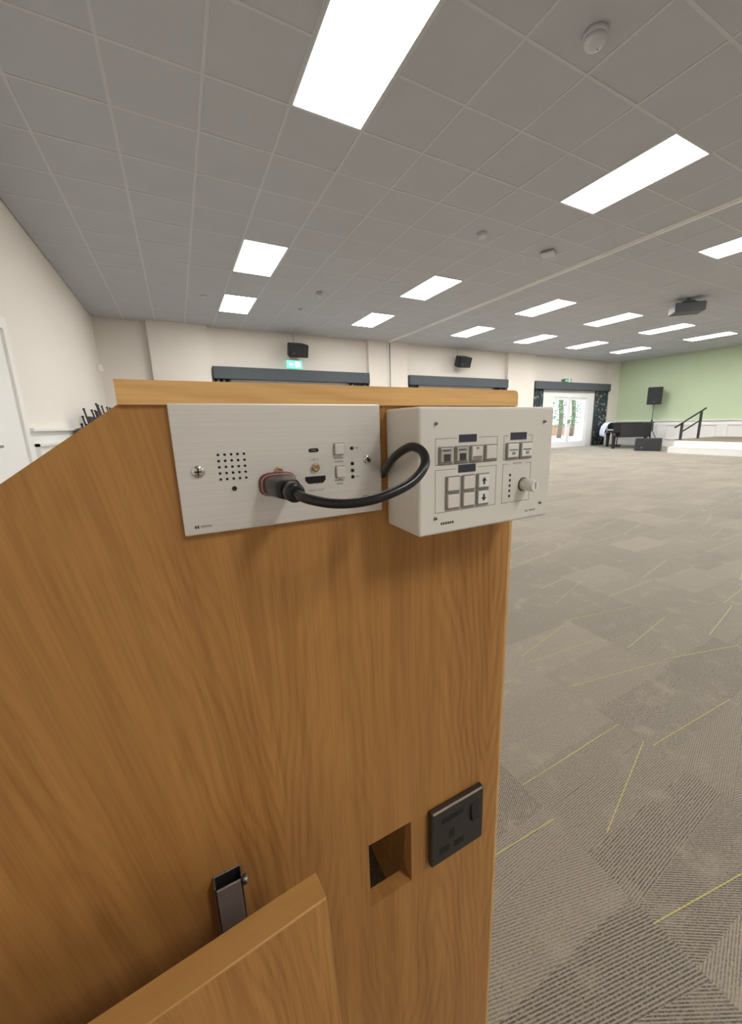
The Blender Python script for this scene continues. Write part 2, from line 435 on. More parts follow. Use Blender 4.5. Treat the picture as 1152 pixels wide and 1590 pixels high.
# walls
struct(box1('wall_left', (XL-.2, YB-.2, 0), (XL, YF+.3, ZC+.03), 'wall'), 'cream left wall with white panelled dado')
struct(box1('wall_right', (XR, YB-.2, 0), (XR+.2, YF+.3, ZC+.03), 'green'), 'sage green wall with white panelled dado')
struct(box1('wall_front', (XL, YB-.2, 0), (XR, YB, ZC+.03), 'wall'), 'cream wall behind the camera')
DOORS = [(1.9, 4.2), (7.45, 9.75), (13.2, 15.5)]; DZ = 2.08
bm = bmesh.new(); xs = XL
for a, b in DOORS:
    add_box(bm, (xs, YF, 0), (a, YF+.3, ZC+.03)); add_box(bm, (a, YF, DZ), (b, YF+.3, ZC+.03)); xs = b
add_box(bm, (xs, YF, 0), (XR, YF+.3, ZC+.03))
wb = struct(obj('wall_back', bm, 'wall'), 'cream far wall with columns and three curtained bays')
COLS = [(-.34, .90), (5.17, 5.80), (5.90, 6.50), (10.69, 12.05), (16.66, XR)]
for a, b in COLS: box1('column', (a, YCOL, 0), (b, YF, ZC), 'wall', wb)
struct(box1('trim_1', (5.80, YCOL-.03, 0), (5.83, YF, ZC), 'white'), 'white upright strip joining the middle columns')
# ceiling track for the folding partition
bm = bmesh.new(); add_box(bm, (5.80, YB, ZC-.012), (5.91, YCOL, ZC+.004)); add_box(bm, (5.835, YB, ZC-.03), (5.875, YCOL, ZC-.012))
struct(obj('trim_2', bm, 'white'), 'white partition track running across the tiled ceiling')
# skirting and dado
def dado(name, wallx, s, y0, y1, top, width, label):
    t = thing(name, None, None, (wallx, y0, 0)); struct(t, label)
    def B(nm, ya, yb, za, zb, d): box1(nm, (min(wallx, wallx+s*d), ya, za), (max(wallx, wallx+s*d), yb, zb), 'white', t)
    B('backboard', y0, y1, 0, top-.03, .012); B('skirting', y0, y1, 0, .14, .03); B('dado_rail', y0, y1, top-.03, top, .07); B('dado_moulding', y0, y1, top-.06, top-.03, .022)
    n = max(1, round((y1-y0)/width)); wd = (y1-y0)/n
    for k in range(n):
        a, b = y0+k*wd+.16, y0+(k+1)*wd-.16; za, zb = .28, top-.16
        bm = bmesh.new()
        for (p, q, r, u) in ((a, b, za, za+.03), (a, b, zb-.03, zb), (a, a+.03, za, zb), (b-.03, b, za, zb)):
            add_box(bm, (min(wallx+s*.012, wallx+s*.05), p, r), (max(wallx+s*.012, wallx+s*.05), q, u))
        obj('panel_moulding', bm, 'white', t)
dado('baseboard_left', XL, 1, 5.2, YF, 1.155, 1.45, 'white panelled dado along the left wall')
dado('baseboard_right', XR, -1, YB, YCOL, 1.03, 2.1, 'white panelled dado along the green wall')
# door on the left wall, its casing just enters the picture
t = thing('door_1', None, None, (XL, 4.6, 0)); struct(t, 'white casing of a door at the near end of the left wall')
box1('door_leaf', (XL, 4.15, 0), (XL+.02, 5.05, 2.05), 'white', t)
for a, b in ((4.03, 4.15), (5.05, 5.17)): box1('casing', (XL, a, 0), (XL+.045, b, 2.05), 'white', t)
box1('casing', (XL, 4.03, 2.05), (XL+.045, 5.17, 2.17), 'white', t)
box1('handle', (XL+.02, 4.22, 1.0), (XL+.07, 4.34, 1.02), 'grey_metal', t)
for k, (a, b) in enumerate(((XL, -.34), (.90, 1.8), (4.3, 5.17), (6.5, 7.3), (9.9, 10.69), (12.05, 12.66), (15.84, 16.66))):
    if k in (1, 2, 3, 4): struct(box1('baseboard_back', (a, YF-.02, 0), (b, YF, .14), 'white'))

# glazed doors, curtains and pelmets in the three bays
BAYS = [(.90, 5.17), (6.5, 10.69), (12.05, 16.66)]
ord_ = ['behind the lectern top on the left', 'between the two middle columns', 'beside the piano']
for k, ((da, db), (ba, bb)) in enumerate(zip(DOORS, BAYS)):
    d = thing('door_%d' % (k+2), None, None, ((da+db)/2, YF+.1, 0)); struct(d, 'white glazed double door in the far wall '+ord_[k])
    bm = bmesh.new()
    add_box(bm, (da-.55, YF-.05, 0), (da+.06, YF+.08, DZ+.12)); add_box(bm, (db-.06, YF-.05, 0), (db+.34, YF+.08, DZ+.12)); add_box(bm, (da+.06, YF-.05, DZ-.05), (db-.06, YF+.08, DZ+.12))
    obj('frame', bm, 'upvc', d)
    mid = (da+db)/2
    for a, b in ((da+.065, mid-.003), (mid+.003, db-.065)):
        bm = bmesh.new(); s = .095
        add_box(bm, (a, YF+.0, .02), (a+s, YF+.06, DZ-.06)); add_box(bm, (b-s, YF+.0, .02), (b, YF+.06, DZ-.06))
        add_box(bm, (a+s, YF+.0, .02), (b-s, YF+.06, .24)); add_box(bm, (a+s, YF+.0, DZ-.16), (b-s, YF+.06, DZ-.06))
        lf = obj('door_leaf', bm, 'upvc', d)
        box1('pane', (a+s, YF+.026, .24), (b-s, YF+.032, DZ-.16), 'glass', lf)
        hx = b-.05 if a < mid-.5 else a+.05
        box1('handle', (hx-.012, YF-.05, .98), (hx+.012, YF+.0, 1.12), 'grey_metal', lf, .004)
    pl = tag(box1('pelmet', (ba+.04, YF-.22, 2.30), (bb-.01, YF, 2.585), 'pelmet', None, .008), 'slate grey pelmet above the door '+ord_[k], 'pelmet', 'pelmets over the far bays')
    for side, (ca, cb) in enumerate(((ba+.05, da-.56), (db+.35, bb-.03))):
        bm = bmesh.new(); n = 60; A = []; B = []; A2 = []; B2 = []
        for q in range(n+1):
            x = ca+(cb-ca)*q/n; y = YF-.12+.035*math.sin(q/n*(cb-ca)*2*math.pi/.13)
            A.append(bm.verts.new((x, y, .03))); B.append(bm.verts.new((x, y, 2.33)))
            A2.append(bm.verts.new((x, y+.012, .03))); B2.append(bm.verts.new((x, y+.012, 2.33)))
        for q in range(n):
            bm.faces.new((A[q], A[q+1], B[q+1], B[q])).smooth = True; bm.faces.new((A2[q+1], A2[q], B2[q], B2[q+1])).smooth = True
            bm.faces.new((A[q], A2[q], A2[q+1], A[q+1])); bm.faces.new((B[q], B[q+1], B2[q+1], B2[q]))
        bm.faces.new((A[0], B[0], B2[0], A2[0])); bm.faces.new((A[n], A2[n], B2[n], B[n]))
        tag(obj('curtain', bm, 'curtain'), 'dark leaf-print curtain hanging %s of the door %s' % (('left', 'right')[side], ord_[k]), 'curtain', 'patterned curtains of the far bays')

# outside the doors
struct(box1('ground', (-8, YF+.3, -.25), (40, 60, -.03), 'paving'), 'pale paving outside the glazed doors')
for k in range(3):
    tag(box1('planter_wall', (4+k*8.3, 20.5, -.03), (11+k*8.3, 20.9, .8), 'brick', None, .02), 'low orange brick wall outside, %s' % ('left stretch', 'middle stretch', 'right stretch')[k], 'wall', 'low brick walls in the garden')
def tree(x, y, hgt, label, seed):
    rnd = random.Random(seed); t = thing('garden_tree', label, 'tree', (x, y, -.03), group='trees outside the glazed doors')
    bm = bmesh.new(); add_tube(bm, spline([(x, y, -.03), (x+.1, y, hgt*.3), (x-.05, y+.1, hgt*.7)], 4), .14, 8); obj('trunk', bm, 'bark', t)
    bm = bmesh.new()
    for q in range(900):
        a = rnd.uniform(0, 6.283); r = 1.7*rnd.random()**.5; z = hgt*rnd.uniform(.12, 1.05)
        c = Vector((x+r*math.cos(a), y+r*math.sin(a), z)); s = rnd.uniform(.07, .16)
        u = Vector((rnd.gauss(0, 1), rnd.gauss(0, 1), rnd.gauss(0, 1))).normalized(); v = u.orthogonal().normalized()*s*.5; u = u*s
        bm.faces.new([bm.verts.new(c+u), bm.verts.new(c+v), bm.verts.new(c-u), bm.verts.new(c-v)])
    o = obj('foliage', bm, 'leaf', t); o['kind'] = 'stuff'
tree(22.0, 17.5, 4.4, 'leafy garden tree seen through the left glazed leaf by the piano', 1)
tree(25.2, 19, 5.2, 'leafy garden tree seen through the right glazed leaf by the piano', 2)
tree(5.6, 18, 4.5, 'leafy garden tree standing further left outside', 3)

# ------------------------------------------------------------------ lectern
LY = .335                                             # face of the side panel towards the camera
LB = LY+.50
ZT = CH+.0165                                         # top of side panel
lec = thing('lectern', 'oak veneered lectern with a sloping side panel, close to the camera', 'lectern', (.0, LY+.25, 0))
HX0, HX1, HZ0, HZ1 = .1400, .1990, CH-.5860, CH-.4895
def side_panel(y0, y1, hole):
    xs = [-.40, -.035, HX0, HX1, .342]
    def top(x): return ZT if x >= -.035 else ZT-.7145*(-.035-x)
    bm = bmesh.new(); V = {}
    for yi, y in enumerate((y0, y1)):
        for a, x in enumerate(xs):
            for b, z in enumerate((0, HZ0, HZ1, top(x))): V[yi, a, b] = bm.verts.new((x, y, z))
    cells = [(a, b) for a in range(4) for b in range(3) if not (hole and a == 2 and b == 1)]
    cs = set(cells)
    for a, b in cells:
        for yi in (0, 1): bm.faces.new([V[yi, a, b], V[yi, a+1, b], V[yi, a+1, b+1], V[yi, a, b+1]])
        for da, db, e in ((-1, 0, ((0, 0), (0, 1))), (1, 0, ((1, 0), (1, 1))), (0, -1, ((0, 0), (1, 0))), (0, 1, ((0, 1), (1, 1)))):
            if (a+da, b+db) not in cs:
                p, q = (a+e[0][0], b+e[0][1]), (a+e[1][0], b+e[1][1])
                bm.faces.new([V[0, p[0], p[1]], V[0, q[0], q[1]], V[1, q[0], q[1]], V[1, p[0], p[1]]])
    return bm
obj('side_panel', side_panel(LY, LY+.018, True), 'oak', lec)['label'] = 'oak side panel with a square cut-out'
obj('side_panel', side_panel(LB-.018, LB, False), 'oak', lec)
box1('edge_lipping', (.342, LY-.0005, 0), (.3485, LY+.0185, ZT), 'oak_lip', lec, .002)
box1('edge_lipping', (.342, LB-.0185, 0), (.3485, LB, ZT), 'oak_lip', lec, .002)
box1('front_panel', (.328, LY+.019, .0), (.346, LB-.019, ZT), 'oak', lec)
# top cap: rounded at its right-hand corner
poly = [(-.0345, ZT), (.345, ZT)]
r = .0055; zt = CH+.0335
for k in range(7):
    a = k/6*math.pi/2; poly.append((.345-r+r*math.cos(a), zt-r+r*math.sin(a)))
poly.append((-.0345, zt))
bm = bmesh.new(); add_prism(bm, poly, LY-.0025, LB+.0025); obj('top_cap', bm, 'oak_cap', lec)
# sloping desk below the panel edge
bm = bmesh.new()
def sl(x): return ZT-.7145*(-.035-x)
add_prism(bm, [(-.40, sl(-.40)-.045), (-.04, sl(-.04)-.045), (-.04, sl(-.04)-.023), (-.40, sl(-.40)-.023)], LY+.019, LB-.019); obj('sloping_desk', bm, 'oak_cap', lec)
# fold-down shelf hanging in front of the panel, lower left
A = Vector((.0607, .270, CH-.389)); yaw = math.radians(4.3); tilt = .13; th = .0245
ex = Vector((-math.cos(yaw), -math.sin(yaw), 0))
en = Vector((math.sin(yaw), -math.cos(yaw), 0)); en = (en*math.cos(tilt)+Vector((0, 0, 1))*math.sin(tilt)*.55).normalized()
ed = (Vector((0, 0, -1))*math.cos(tilt)+Vector((math.sin(yaw), -math.cos(yaw), 0))*math.sin(tilt)).normalized()
def P(a, b, c): return A+ex*a+en*b+ed*c
def shelfbox(a0, a1, b0, b1, c0, c1):
    bm = bmesh.new(); v = [bm.verts.new(P(a, b, c)) for a in (a0, a1) for b in (b0, b1) for c in (c0, c1)]
    for f in ((0, 1, 3, 2), (4, 6, 7, 5), (0, 4, 5, 1), (2, 3, 7, 6), (0, 2, 6, 4), (1, 5, 7, 3)): bm.faces.new([v[q] for q in f])
    bmesh.ops.bevel(bm, geom=list(bm.edges), offset=.0007, segments=1, affect='EDGES')
    return bm
fs = obj('folding_shelf', shelfbox(0, .55, 0, th, .0012, .30), 'oak', lec); fs['label'] = 'fold-down oak shelf hanging in front of the panel'  # lengthened at the left to keep light out of the gap behind
obj('shelf_lipping', shelfbox(0, .55, 0, th, 0, .0022), 'oak_edge', fs)
obj('shade_batten', shelfbox(.01, .50, -.030, -.001, .20, .23), 'oak', fs)  # unseen batten, added to darken the gap between shelf and panel
# folded metal bracket between panel and shelf
bx0, bx1, bz = -.0222, .0030, CH-.4200
br = box1('shelf_bracket', (bx0, LY-.0015, bz-.22), (bx1, LY, bz), 'grey_metal', lec, .0004, 1)
box1('bracket_side', (bx0, LY-.0115, bz-.22), (bx0+.0015, LY-.0015, bz), 'grey_metal', br, .0004, 1)
box1('bracket_side', (bx1-.0015, LY-.0115, bz-.22), (bx1, LY-.0015, bz), 'grey_metal', br, .0004, 1)
box1('bracket_arm', (bx0+.002, LY-.0125, bz-.22), (bx1-.002, LY-.0105, bz-.004), 'bracket', br, .0004, 1)
bm = bmesh.new(); add_cyl(bm, (bx1, LY-.010, bz-.009), (bx1+.004, LY-.010, bz-.009), .0045, None, 12); obj('bracket_pivot', bm, 'grey_metal', br)

# ------------------------------------------------------------------ connection plate
def zc(z): return CH+z
pf = .330
plate = thing('connection_plate', 'brushed aluminium connection plate screwed to the lectern, cable plugged in', 'wall plate', (.0812, LY, zc(-.0327)))
bm = bmesh.new(); add_box(bm, (-.0047, pf, zc(-.0828)), (.1672, LY, zc(.0175)), .0011, 2); obj('face_plate', bm, 'alu', plate)
def disc(name, x, z, r, y, mat, parent, depth=.0006, n=14):
    bm = bmesh.new(); add_cyl(bm, (x, y+.0001, z), (x, y-depth, z), r, None, n); return obj(name, bm, mat, parent)
def screw(x, z, r, y, parent, mat='chrome', nm='screw'):
    bm = bmesh.new(); lathe(bm, [(r*1.12, 0), (r*1.12, .0005), (r, .0012), (r*.75, .0017), (r*.3, .0019)], (x, y, z), 20, 'y', -1)
    s = obj(nm, bm, mat, parent)
    bm = bmesh.new(); add_box(bm, (x-r*.62, y-.0024, z-r*.13), (x+r*.62, y-.0017, z+r*.13)); add_box(bm, (x-r*.13, y-.0024, z-r*.62), (x+r*.13, y-.0017, z+r*.62))
    obj('slot', bm, 'dark', s)
    return s
screw(.0100, zc(-.0331), .0043, pf, plate); screw(.1525, zc(-.0322), .0036, pf, plate)
bm = bmesh.new()
for a in range(5):
    for b in range(5): add_cyl(bm, (.0253+a*.00477, pf+.0001, zc(-.0212-b*.0048)), (.0253+a*.00477, pf-.0002, zc(-.0212-b*.0048)), .00105, None, 10)
tag(obj('speaker_grille', bm, 'dark', plate), None, None, kind='stuff')['label'] = 'five by five grid of small round holes'
disc('indicator', .0346, zc(-.0484), .0019, pf, 'dark', plate)
for z in (-.0213, -.0352, -.0415, -.0474): disc('indicator', .1374, zc(z), .0016, pf, 'dark', plate)
for x, z in ((.0704, -.0367), (.1023, -.0364)):
    bm = bmesh.new(); lathe(bm, [(.0034, 0), (.0034, .0022), (.0024, .0026), (.0018, .0026), (.0014, .0012)], (x, pf, zc(z)), 18, 'y', -1); obj('threaded_socket', bm, 'brass', plate)
# usb-c port: slotted rounded bar
bm = bmesh.new(); poly = []
for k in range(16):
    a = 2*math.pi*k/16; poly.append((.1017+(.0028 if math.cos(a) >= 0 else -.0028)+.0017*math.cos(a), zc(-.0214)+.0017*math.sin(a)))
add_prism(bm, poly, pf-.0004, pf+.0001); obj('usb_port', bm, 'dark', plate)
bm = bmesh.new(); add_box(bm, (.0995, pf-.0006, zc(-.0217)), (.1039, pf-.0003, zc(-.0211))); obj('port_tongue', bm, 'bezel', plate)
bm = bmesh.new(); hx, hz = .1019, zc(-.0470)
add_prism(bm, [(hx-.0092, hz+.003), (hx+.0092, hz+.003), (hx+.0092, hz-.0006), (hx+.0066, hz-.0033), (hx-.0066, hz-.0033), (hx-.0092, hz-.0006)], pf-.0004, pf+.0001); obj('hdmi_port', bm, 'dark', plate)
for x0, x1, z0, z1 in ((.1206, .1291, -.026, -.0166), (.1212, .1290, -.0466, -.0370)):
    b = box1('button', (x0, pf-.0035, zc(z0)), (x1, pf, zc(z1)), 'key', plate, .0007)
    box1('bezel', (x0-.0006, pf-.0005, zc(z0)-.0006), (x1+.0006, pf, zc(z1)+.0006), 'bezel', b)
def bars(name, x0, x1, z, h, y, mat, parent, n):       # small print too fine to read
    bm = bmesh.new(); wd = (x1-x0)/n
    for k in range(n): add_box(bm, (x0+k*wd, y-.00012, z-h/2), (x0+(k+.72)*wd, y, z+h/2))
    return obj(name, bm, mat, parent)
def text(name, s, x, z, size, y, mat, parent):
    cu = bpy.data.curves.new(name, 'FONT'); cu.body = s; cu.size = size; cu.align_x = 'CENTER'; cu.align_y = 'CENTER'; cu.extrude = .00004
    to = bpy.data.objects.new(name, cu); COL.objects.link(to)
    dg = bpy.context.evaluated_depsgraph_get(); me = bpy.data.meshes.new_from_object(to.evaluated_get(dg)); bpy.data.objects.remove(to)
    me.transform(Matrix.Translation((x, y-.00006, z)) @ Matrix.Rotation(math.pi/2, 4, 'X'))
    me.materials.clear(); me.materials.append(MAT[mat])
    o = bpy.data.objects.new(name, me); COL.objects.link(o); o.parent = parent; o.matrix_parent_inverse = W[parent].inverted(); W[o] = Matrix.Identity(4)
    return o
text('printed_label', 'HDMI OUT', .1022, zc(-.0566), .0030, pf, 'print', plate)
text('printed_label', 'USB C', .1019, zc(-.0293), .0028, pf, 'print', plate)
bars('printed_label', .1198, .1290, zc(-.0295), .0014, pf, 'print', plate, 7); bars('printed_label', .1205, .1288, zc(-.0325), .0014, pf, 'print', plate, 6)
bars('printed_label', .1200, .1295, zc(-.0495), .0014, pf, 'print', plate, 7); bars('printed_label', .1215, .1278, zc(-.0525), .0014, pf, 'print', plate, 5)
bars('printed_label', .1405, .1440, zc(-.0212), .0012, pf, 'print', plate, 3); bars('printed_label', .1408, .1438, zc(-.0474), .0012, pf, 'print', plate, 2)
bars('maker_mark', .0028, .0062, zc(-.0763), .0024, pf, 'print_dark', plate, 2); bars('printed_label', .0070, .0150, zc(-.0763), .0018, pf, 'print', plate, 6)
bars('printed_label', .1468, .1610, zc(-.0672), .0018, pf, 'print_dark', plate, 6)

# ------------------------------------------------------------------ plugged-in cable
cable = thing('video_cable', 'black cable plugged into the aluminium plate, looping in front of the control panel', 'cable', (.0700, .322, zc(-.048)))
plug_c = Vector((.0690, 0, zc(-.0478)))
def oval(bm, stations, n=20):
    rings = []
    for y, cx, cz, rx, rz in stations:
        ring = []
        for k in range(n):
            a = 2*math.pi*k/n; ca, sa = math.cos(a), math.sin(a)
            e = .62
            ring.append(bm.verts.new((cx+rx*math.copysign(abs(ca)**e, ca), y, cz+rz*math.copysign(abs(sa)**e, sa))))
        rings.append(ring)
    for A_, B_ in zip(rings, rings[1:]):
        for k in range(n): bm.faces.new((A_[k], A_[(k+1) % n], B_[(k+1) % n], B_[k])).smooth = True
    bm.faces.new(rings[0]); bm.faces.new(rings[-1])
px_, pz_ = plug_c.x, plug_c.z
bm = bmesh.new(); oval(bm, [(pf, px_, pz_, .0156, .0102), (pf-.0030, px_, pz_, .0152, .0099), (pf-.0045, px_, pz_, .0143, .0092), (pf-.0062, px_, pz_, .0122, .0076)]); plug0 = obj('plug_collar', bm, 'red', cable)
bm = bmesh.new(); oval(bm, [(pf-.0046, px_, pz_, .0144, .0093), (pf-.0051, px_, pz_, .0139, .0089)]); obj('pale_band', bm, 'rosy', cable)
bm = bmesh.new(); oval(bm, [(pf-.0055, px_, pz_, .0122, .0078), (pf-.009, px_, pz_, .0124, .0081), (pf-.016, px_, pz_, .0122, .0082), (pf-.030, px_+.0010, pz_-.0003, .0100, .0078), (pf-.038, px_+.0014, pz_-.0005, .0080, .0070)]); obj('plug_body', bm, 'rubber', cable)
bm = bmesh.new(); lathe(bm, [(.0066, 0), (.0076, .001), (.0076, .011), (.0072, .0130), (.0050, .0135)], (px_+.0016, pf-.037, pz_-.0007), 22, 'y', -1); obj('strain_relief', bm, 'rubber', cable)
cz_ = [(.0706, .287, -.0486), (.0718, .275, -.0494), (.0762, .2635, -.0512), (.0900, .2535, -.0540), (.1081, .248, -.0542), (.1278, .245, -.0508), (.1504, .246, -.0431), (.1655, .252, -.0321), (.1698, .262, -.0224), (.1664, .275, -.0192), (.1636, .295, -.0276), (.1668, .318, -.0400), (.1714, .336, -.0488), (.1714, .352, -.0520)]
bm = bmesh.new(); add_tube(bm, spline([(a, b, zc(c)) for a, b, c in cz_], 8), .0037, 14); obj('cable_sheath', bm, 'rubber', cable)

# ------------------------------------------------------------------ control panel box
bf = .276
cp = thing('control_panel', 'cream control box with rows of square buttons and a volume knob, fixed to the lectern', 'control panel', (.257, LY, zc(-.0985)))
bm = bmesh.new(); add_box(bm, (.1755, bf, zc(-.0990)), (.3380, LY, zc(.0130)), .0026, 4); obj('housing', bm, 'box_white', cp)
for x, z in ((.1924, -.0009), (.3238, -.0011), (.1923, -.0834), (.3241, -.0840)): screw(x, zc(z), .0014, bf, cp, 'grey_metal')
def frame(x0, x1, z0, z1, gap):
    bm = bmesh.new(); t = .00055
    for a, b, c, d in ((x0, x1, z0, z0+t), (x0, x0+t, z0, z1), (x1-t, x1, z0, z1), (x0, gap[0], z1-t, z1), (gap[1], x1, z1-t, z1)):
        add_box(bm, (a, bf-.00012, zc(c)), (b, bf, zc(d)))
    obj('printed_frame', bm, 'print', cp)
frame(.1919, .2626, -.0366, -.0134, (.2148, .2398)); frame(.2704, .3084, -.0366, -.0134, (.2765, .3028)); frame(.1919, .2626, -.0790, -.0404, (.2148, .2393)); frame(.2706, .3084, -.0790, -.0404, (.2775, .3010))
for a, b, c, d in ((.2172, .2373, -.0176, -.0108), (.2789, .3002, -.0178, -.0108), (.2170, .2369, -.0445, -.0374)): box1('label_strip', (a, bf-.0003, zc(c)), (b, bf, zc(d)), 'navy', cp)
def button(x0, x1, z0, z1, mat):
    b = box1('button', (x0, bf-.0016, zc(z0)), (x1, bf, zc(z1)), 'bezel', cp, .0004, 1)
    t = .0014
    box1('key_cap', (x0+t, bf-.0027, zc(z0)+t+.0006), (x1-t*.7, bf-.0012, zc(z1)-t*.7), mat, b, .0007)
    return b
for k, (x0, x1) in enumerate(((.1951, .2098), (.2122, .2269), (.2292, .2440), (.2462, .2610))):
    b = button(x0, x1, -.0358, -.0206, ('key_dim', 'key_dim', 'key', 'key')[k])
    if k < 2:
        box1('pictogram', (x0+.0042, bf-.0029, zc(-.0332)), (x1-.0034, bf-.0026, zc(-.0270)), 'print_dark', b); bars('printed_label', x0+.003, x1-.003, zc(-.0238), .0012, bf-.0028, 'print_dark', b, 5)
    if k == 2:
        box1('pictogram', (x0+.0025, bf-.0029, zc(-.0330)), (x1-.002, bf-.0026, zc(-.0303)), 'bezel', b); box1('pictogram', (x0+.006, bf-.0029, zc(-.0242)), (x1-.006, bf-.0026, zc(-.0222)), 'bezel', b)
for k, (x0, x1) in enumerate(((.2732, .2892), (.2914, .3074))):
    b = button(x0, x1, -.0362, -.0203, 'key_white'); bars('printed_label', x0+.003, x1-.0025, zc(-.0272), .0011, bf-.0028, 'print_dark', b, 6)
    box1('pictogram', (x0+.0062, bf-.0029, zc(-.0318)), (x1-.0055, bf-.0026, zc(-.0290)), 'print', b, 0)
for r, (z0, z1) in enumerate(((-.0618, -.0468), (-.0774, -.0622))):
    for k, (x0, x1) in enumerate(((.2030, .2180), (.2206, .2354), (.2380, .2528))):
        b = button(x0, x1, z0, z1, 'key_white' if k == 2 else 'key')
        if k == 2:
            cx, cz = (x0+x1)/2+.0002, zc((z0+z1)/2)+.0004; s = 1 if r == 0 else -1
            bm = bmesh.new(); add_prism(bm, [(cx-.0030, cz), (cx+.0030, cz), (cx, cz+s*.0036)], bf-.0029, bf-.0026); add_box(bm, (cx-.0010, bf-.0029, min(cz, cz-s*.0032)), (cx+.0010, bf-.0026, max(cz, cz-s*.0032)))
            obj('arrow', bm, 'print_dark', b)
text('printed_label', 'VOLUME', .2893, zc(-.0405), .0030, bf, 'print', cp)
for k in range(5): box1('level_mark', (.2795, bf-.0002, zc(-.0516-k*.00522-.0012)), (.2818, bf, zc(-.0516-k*.00522+.0012)), 'print_dark', cp)
bm = bmesh.new(); add_cyl(bm, (.2989, bf+.0001, zc(-.0622)), (.2989, bf-.0006, zc(-.0622)), .0068, None, 24); obj('knob_collar', bm, 'print_dark', cp)
bm = bmesh.new(); lathe(bm, [(.0060, 0), (.0060, .0125), (.0056, .0140), (.0049, .0150)], (.2989, bf, zc(-.0622)), 28, 'y', -1); kb = obj('volume_knob', bm, 'box_white', cp)
bm = bmesh.new(); add_cyl(bm, (.2989, bf-.0150, zc(-.0622)), (.2989, bf-.0158, zc(-.0622)), .0047, None, 24); obj('knob_face', bm, 'key_white', kb)
bm = bmesh.new(); add_box(bm, (.2985, bf-.0163, zc(-.0650)), (.2993, bf-.0157, zc(-.0580))); obj('pointer', bm, 'print', kb)
bars('maker_mark', .1984, .2134, zc(-.0893), .0022, bf, 'print_dark', cp, 6); bars('printed_label', .3039, .3078, zc(-.0904), .0018, bf, 'print', cp, 2); bars('printed_label', .3092, .3187, zc(-.0903), .0018, bf, 'print', cp, 5)

# ------------------------------------------------------------------ power socket
sf = .3255; SX, SZ = .2672, zc(-.5302)
so = thing('power_socket', 'black nickel switched power socket low on the lectern panel', 'socket', (SX, LY, SZ))
bm = bmesh.new(); add_box(bm, (SX-.0432, sf, SZ-.0432), (SX+.0432, LY, SZ+.0432), .0024, 3); obj('face_plate', bm, 'nickel', so)
bm = bmesh.new(); add_box(bm, (SX-.0410, sf-.0001, SZ+.0402), (SX+.0410, sf+.0026, SZ+.0433), .0011, 2); obj('bright_edge', bm, 'nickel_edge', so)
box1('earth_slot', (.2390, sf-.0003, zc(-.5095)), (.2745, sf+.0002, zc(-.5025)), 'dark', so)
box1('earth_hole', (.2515, sf-.0003, zc(-.5395)), (.2605, sf+.0002, zc(-.5265)), 'dark', so)
box1('pin_slot', (.2362, sf-.0003, zc(-.5585)), (.2530, sf+.0002, zc(-.5490)), 'dark', so); box1('pin_slot', (.2598, sf-.0003, zc(-.5590)), (.2760, sf+.0002, zc(-.5495)), 'dark', so)
sw = box1('rocker_surround', (.2862, sf-.0006, zc(-.5305)), (.3010, sf+.0002, zc(-.5040)), 'black', so, .0008)
bm = bmesh.new(); add_prism(bm, [(sf-.0006, zc(-.5290)), (sf-.0050, zc(-.5285)), (sf-.0022, zc(-.5170)), (sf-.0016, zc(-.5055)), (sf-.0006, zc(-.5052))], .2876, .2996, 'x'); obj('rocker', bm, 'black', sw)

# ------------------------------------------------------------------ things on the ceiling
def detector(x, y, r, d, label, name='smoke_detector', cat='detector'):
    t = thing(name, label, cat, (x, y, ZC), group='small round devices on the ceiling')
    bm = bmesh.new(); lathe(bm, [(r, 0), (r, d*.35), (r*.97, d*.4)], (x, y, ZC-.001), 28, 'z', -1); obj('base', bm, 'tee', t)
    bm = bmesh.new(); lathe(bm, [(r*.9, d*.4), (r*.88, d*.75), (r*.72, d*.95), (r*.3, d)], (x, y, ZC-.001), 28, 'z', -1); obj('cover', bm, 'tee', t)
    bm = bmesh.new(); add_cyl(bm, (x+r*.4, y, ZC-d*.9), (x+r*.4, y, ZC-d*1.02), r*.06, None, 8); obj('indicator', bm, 'red', t)
detector(2.62, 2.03, .072, .075, 'large round white detector near the top right of the ceiling')
detector(3.77, 4.39, .062, .06, 'round white detector between the near and far lights of the second line')
detector(2.60, 7.46, .055, .10, 'round motion sensor hanging under a tile before the far wall', 'motion_sensor', 'sensor')
detector(2.555, 8.59, .035, .04, 'tiny sensor behind the hanging motion sensor', 'motion_sensor', 'sensor')
detector(.725, 8.52, .06, .02, 'flat grey disc left of the farthest left light', 'ceiling_vent', 'vent')
t = thing('wireless_access_point', 'square white box fixed to the ceiling beside the partition track', 'ceiling box', (5.03, 4.41, ZC))
Mz = Matrix.Translation((5.03, 4.41, 0)) @ Matrix.Rotation(.5, 4, 'Z')
box1('base', (-.085, -.085, ZC-.02), (.085, .085, ZC), 'bezel', t, .004, M=Mz); box1('cover', (-.095, -.095, ZC-.05), (.095, .095, ZC-.02), 'tee', t, .012, M=Mz)
